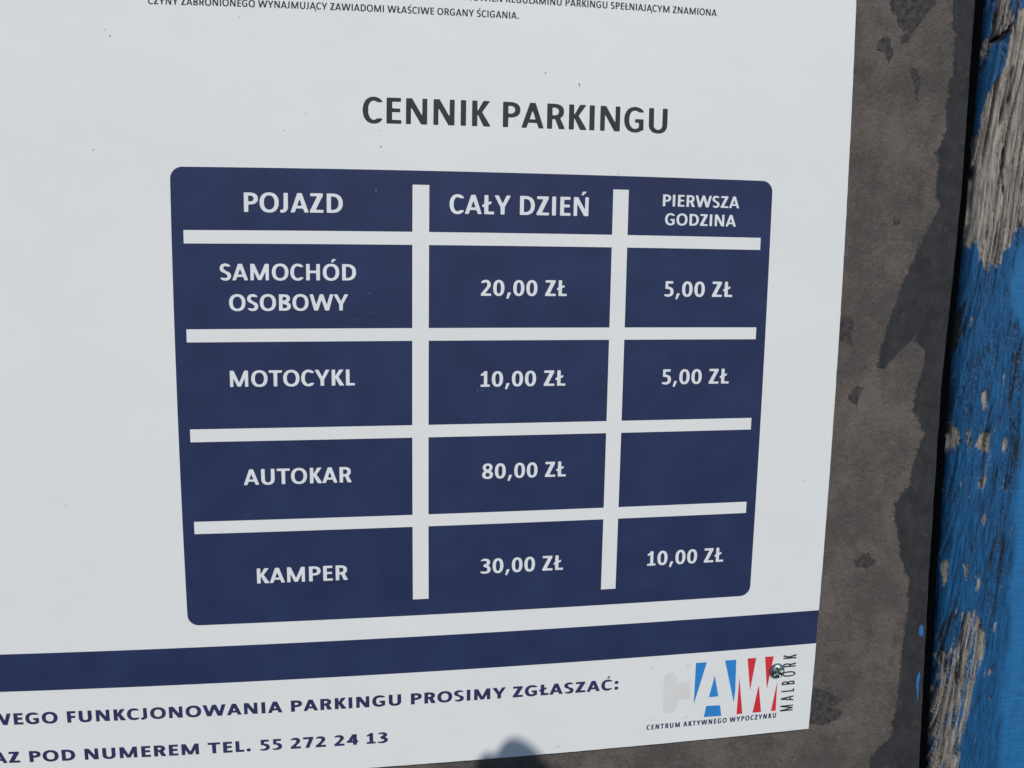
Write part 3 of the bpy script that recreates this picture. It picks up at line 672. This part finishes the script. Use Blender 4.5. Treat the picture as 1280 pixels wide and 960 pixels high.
cells = [('POJAZD', -160.93, -103.58, 104.0, 11.3), ('SAMOCHÓD', -175.58, -96.0, 64.1, 9.7), ('OSOBOWY', -170.61, -100.67, 46.1, 9.7),
    ('MOTOCYKL', -171.4, -97.16, .5, 9.8), ('AUTOKAR', -165.16, -99.87, -60.1, 9.8), ('KAMPER', -159.25, -103.18, -123.45, 9.8),
    ('CAŁY DZIEŃ', -39.93, 46.41, 104.5, 11.5), ('20,00 ZŁ', -20.3, 33.8, 55.0, 9.8), ('10,00 ZŁ', -19.9, 34.26, -1.5, 9.8),
    ('80,00 ZŁ', -18.3, 36.0, -60.5, 9.9), ('30,00 ZŁ', -18.51, 35.82, -123.4, 10.0), ('PIERWSZA', 94.5, 145.98, 111.8, 7.35), ('GODZINA', 96.36, 144.21, 100.1, 7.35),
    ('5,00 ZŁ', 97.52, 143.84, 55.0, 9.8), ('5,00 ZŁ', 98.1, 144.3, -1.6, 9.8), ('10,00 ZŁ', 93.3, 147.32, -123.8, 10.0)]
for t, a, b, z, h in cells: text_mesh('lettering', [(t, CAL, a, b, z, h)], MAT['letter'], tbl, -.20)
text_mesh('heading_lettering', [('CENNIK PARKINGU', CAL, -91.8, 95.82, 156.8, 15.1)], MAT['grey'], sign, -.10)
# small print above: only its last two lines reach into the picture
def anchored(text, st, idx_a, xa, xr, z, h):
    out, x0, x1 = layout(text, st); xi = out[idx_a][0]; k = (xr-xa)/(x1-xi); return (text, st, xa-(xi-x0)*k, xr, z, h)
l1 = 'POSTANOWIEŃ REGULAMINU PARKINGU SPEŁNIAJĄCYM ZNAMIONA'
ia = len(l1[:l1.index('PARKINGU')].replace(' ', ''))
text_mesh('small_print', [anchored(l1, REG, ia, 29.2, 126.19, 230.4, 4.15), ('CZYNY ZABRONIONEGO WYNAJMUJĄCY ZAWIADOMI WŁAŚCIWE ORGANY ŚCIGANIA.', REG, -213.31, .75, 221.0, 4.05)], MAT['grey'], sign, -.10)
sheet('footer_band', [rect(XL+3, -189.02, XR-.3, -164.1)], MAT['navy'], sign, -.10)
f1 = 'PRAWIDŁOWEGO FUNKCJONOWANIA PARKINGU PROSIMY ZGŁASZAĆ:'; f2 = 'ORAZ POD NUMEREM TEL. 55 272 24 13'
text_mesh('footer_lettering', [anchored(f1, EXT, 12, -280.69, 76.79, -211.65, 7.9), anchored(f2, EXT, 4, -306.4, -79.33, -238.0, 7.8)], MAT['purple'], sign, -.10)
logo = sheet('logo', D_blueA, MAT['lblue'], sign, -.10)
sheet('red_letter', D_redW, MAT['red'], logo, -.10)
sheet('faded_letter', [D_ghost]+D_ghost2, MAT['ghost'], logo, -.08)
text_mesh('caption', [('CENTRUM AKTYWNEGO WYPOCZYNKU', CAP, 98.52, 195.52, -244.0, 3.8)], MAT['purple'], logo, -.10)
def vertical_text():
    word = 'MALBORK'; V, F = [], []; n_ = len(word); zb0, zb1 = -239.6, -196.0; xb0, xb1 = 208.3, 207.6; cap = 10.0
    ws = [glyph(c, CND)[2] for c in word]; unit = 9.0
    wt = sum(ws)*unit*1.0; gap = ((zb1-zb0)-wt)/(n_-1); p = zb0
    for c in word:
        v, f, w = glyph(c, CND); n = len(V)
        for a, b in v:
            zz_ = p+a*unit; xx = xb0+(xb1-xb0)*(zz_-zb0)/(zb1-zb0)-b*cap
            q_ = bow(xx, zz_); V.append((q_[0]*MM, -.10*MM, q_[1]*MM))
        F += [tuple(n+i for i in t) for t in f]; p += w*unit+gap
    o = mesh_obj('city_name', V, F, MAT['grey'], logo); face_front(o)
vertical_text()
# specks of dirt and small scratches
lp = []
for x, z, r in D_dots:
    n = 7; a0 = random.random()*6
    lp.append([(x+r*.65*math.cos(a0+6.283*i/n)*random.uniform(.6, 1.2), z+r*.65*math.sin(a0+6.283*i/n)*random.uniform(.6, 1.2)) for i in range(n)])
for i in range(70):
    x = random.uniform(-330, 218); z = random.uniform(-250, 240); r = random.uniform(.08, .22)
    if -204 < x < 170 and -150 < z < 131: continue
    lp.append([(x+r*math.cos(6.283*k/5)*random.uniform(.6, 1.3), z+r*math.sin(6.283*k/5)*random.uniform(.6, 1.3)) for k in range(5)])
sp = sheet('dirt_specks', lp, MAT['dirt'], sign, -.33); sp['kind'] = 'stuff'
MAT['scuff'] = print_mat('scuff', (.09, .105, .18), .2)
lp = []
for a, b in D_scr:
    d = (b[0]-a[0], b[1]-a[1]); L_ = math.hypot(*d); nx_, nz_ = -d[1]/L_*.13, d[0]/L_*.13
    lp.append([a, ((a[0]+b[0])/2+nx_, (a[1]+b[1])/2+nz_), b, ((a[0]+b[0])/2-nx_, (a[1]+b[1])/2-nz_)])
sc_ = sheet('scuff_marks', lp, MAT['scuff'], sign, -.34); sc_['kind'] = 'stuff'
# screw: domed head with a cross recess
def screw(cx, cz, r, h):
    V, F = [], []; nr, na = 16, 64
    px, pz = bow(cx, cz)
    def ht(x, z):
        rr = math.hypot(x, z)/r; y = h*(1-rr**2.4)**.6 if rr < 1 else 0
        ca, sa = math.cos(.5), math.sin(.5); u, w = x*ca+z*sa, -x*sa+z*ca
        arm = min(max(abs(u)/(.55*r), abs(w)/(.13*r)), max(abs(w)/(.55*r), abs(u)/(.13*r)))
        if arm < 1.25: y -= 1.1*min(1, (1.25-arm)*4)
        return y
    V.append((px*MM, -ht(0, 0)*MM, pz*MM))
    for i in range(1, nr+1):
        for k in range(na):
            q_ = r*i/nr; a = 2*math.pi*k/na; x, z = q_*math.cos(a), q_*math.sin(a)
            V.append(((px+x)*MM, -(ht(x, z)+.5)*MM, (pz+z)*MM))
    for k in range(na): a = 2*math.pi*k/na; V.append(((px+r*.98*math.cos(a))*MM, .2*MM, (pz+r*.98*math.sin(a))*MM))
    for k in range(na): F.append((0, 1+k, 1+(k+1) % na))
    for i in range(nr):
        for k in range(na):
            a = 1+i*na; F.append((a+k, a+na+k, a+na+(k+1) % na, a+(k+1) % na))
    V[0] = (px*MM, -(ht(0, 0)+.5)*MM, pz*MM)
    return mesh_obj('screw', V, F, MAT['steel'], sign, True)
screw(193.3, -207.3, 5.7, 3.0)

# ---------------------------------------------------------------- the photographer's raised hand, whose shadow falls on the sign's lower edge
def hand():
    tx, tz = bow(3.5, -233.5)
    base = Vector((tx*MM, 0, tz*MM))+sun_vec*.80
    J = {}; E = []; RAD = []; P = []
    def add(p, r): P.append(p); RAD.append(r); return len(P)-1
    def chain(root, pts):
        prev = root
        for x, z, y, r in pts: i = add((x, z, y), r); E.append((prev, i)); prev = i
    w = add((58, -114, 6), 19)                      # wrist
    palm = add((34, -78, 12), 20)
    E.append((w, palm))
    k1 = add((13, -35, 4), 11); E.append((palm, k1))
    chain(k1, [(1, -9.0, -6, 9.2), (-9, -27, -14, 8.0), (-4, -44, -16, 7.6)])              # index finger bent over
    k2 = add((24, -54, 0), 13); E.append((palm, k2)); chain(k2, [(6, -50, -14, 9.0), (0, -66, -22, 8.2), (6, -78, -18, 7.6)])
    k3 = add((34, -76, 0), 12); E.append((palm, k3)); chain(k3, [(16, -74, -14, 8.6), (8, -88, -20, 8.0), (14, -98, -16, 7.4)])
    k4 = add((46, -90, 2), 11); E.append((palm, k4)); chain(k4, [(30, -96, -10, 7.8), (22, -106, -14, 7.0), (28, -112, -12, 6.6)])
    chain(k2, [(0, -54, 12, 9.5), (-16, -41, 14, 8.4), (-25, -30.5, 12, 7.6)])               # thumb to the left
    chain(w, [(80, -150, -40, 24), (105, -205, -150, 31), (130, -250, -270, 37)])
    me = bpy.data.meshes.new('person'); me.from_pydata([(x*MM, y*MM, z*MM) for x, z, y in P], E, [])
    o = bpy.data.objects.new('person', me); link(o); o.location = base
    m = o.modifiers.new('skin', 'SKIN'); me.skin_vertices[0].data[0].use_root = True
    for i, r in enumerate(RAD): me.skin_vertices[0].data[i].radius = (r*MM, r*MM)
    o.modifiers.new('sub', 'SUBSURF').levels = 2; o.modifiers['sub'].render_levels = 2
    me.materials.append(MAT['skin'])
    thing(o, 'raised bare hand and forearm of the photographer, casting a shadow on the sign', 'person')
    return o
hand()
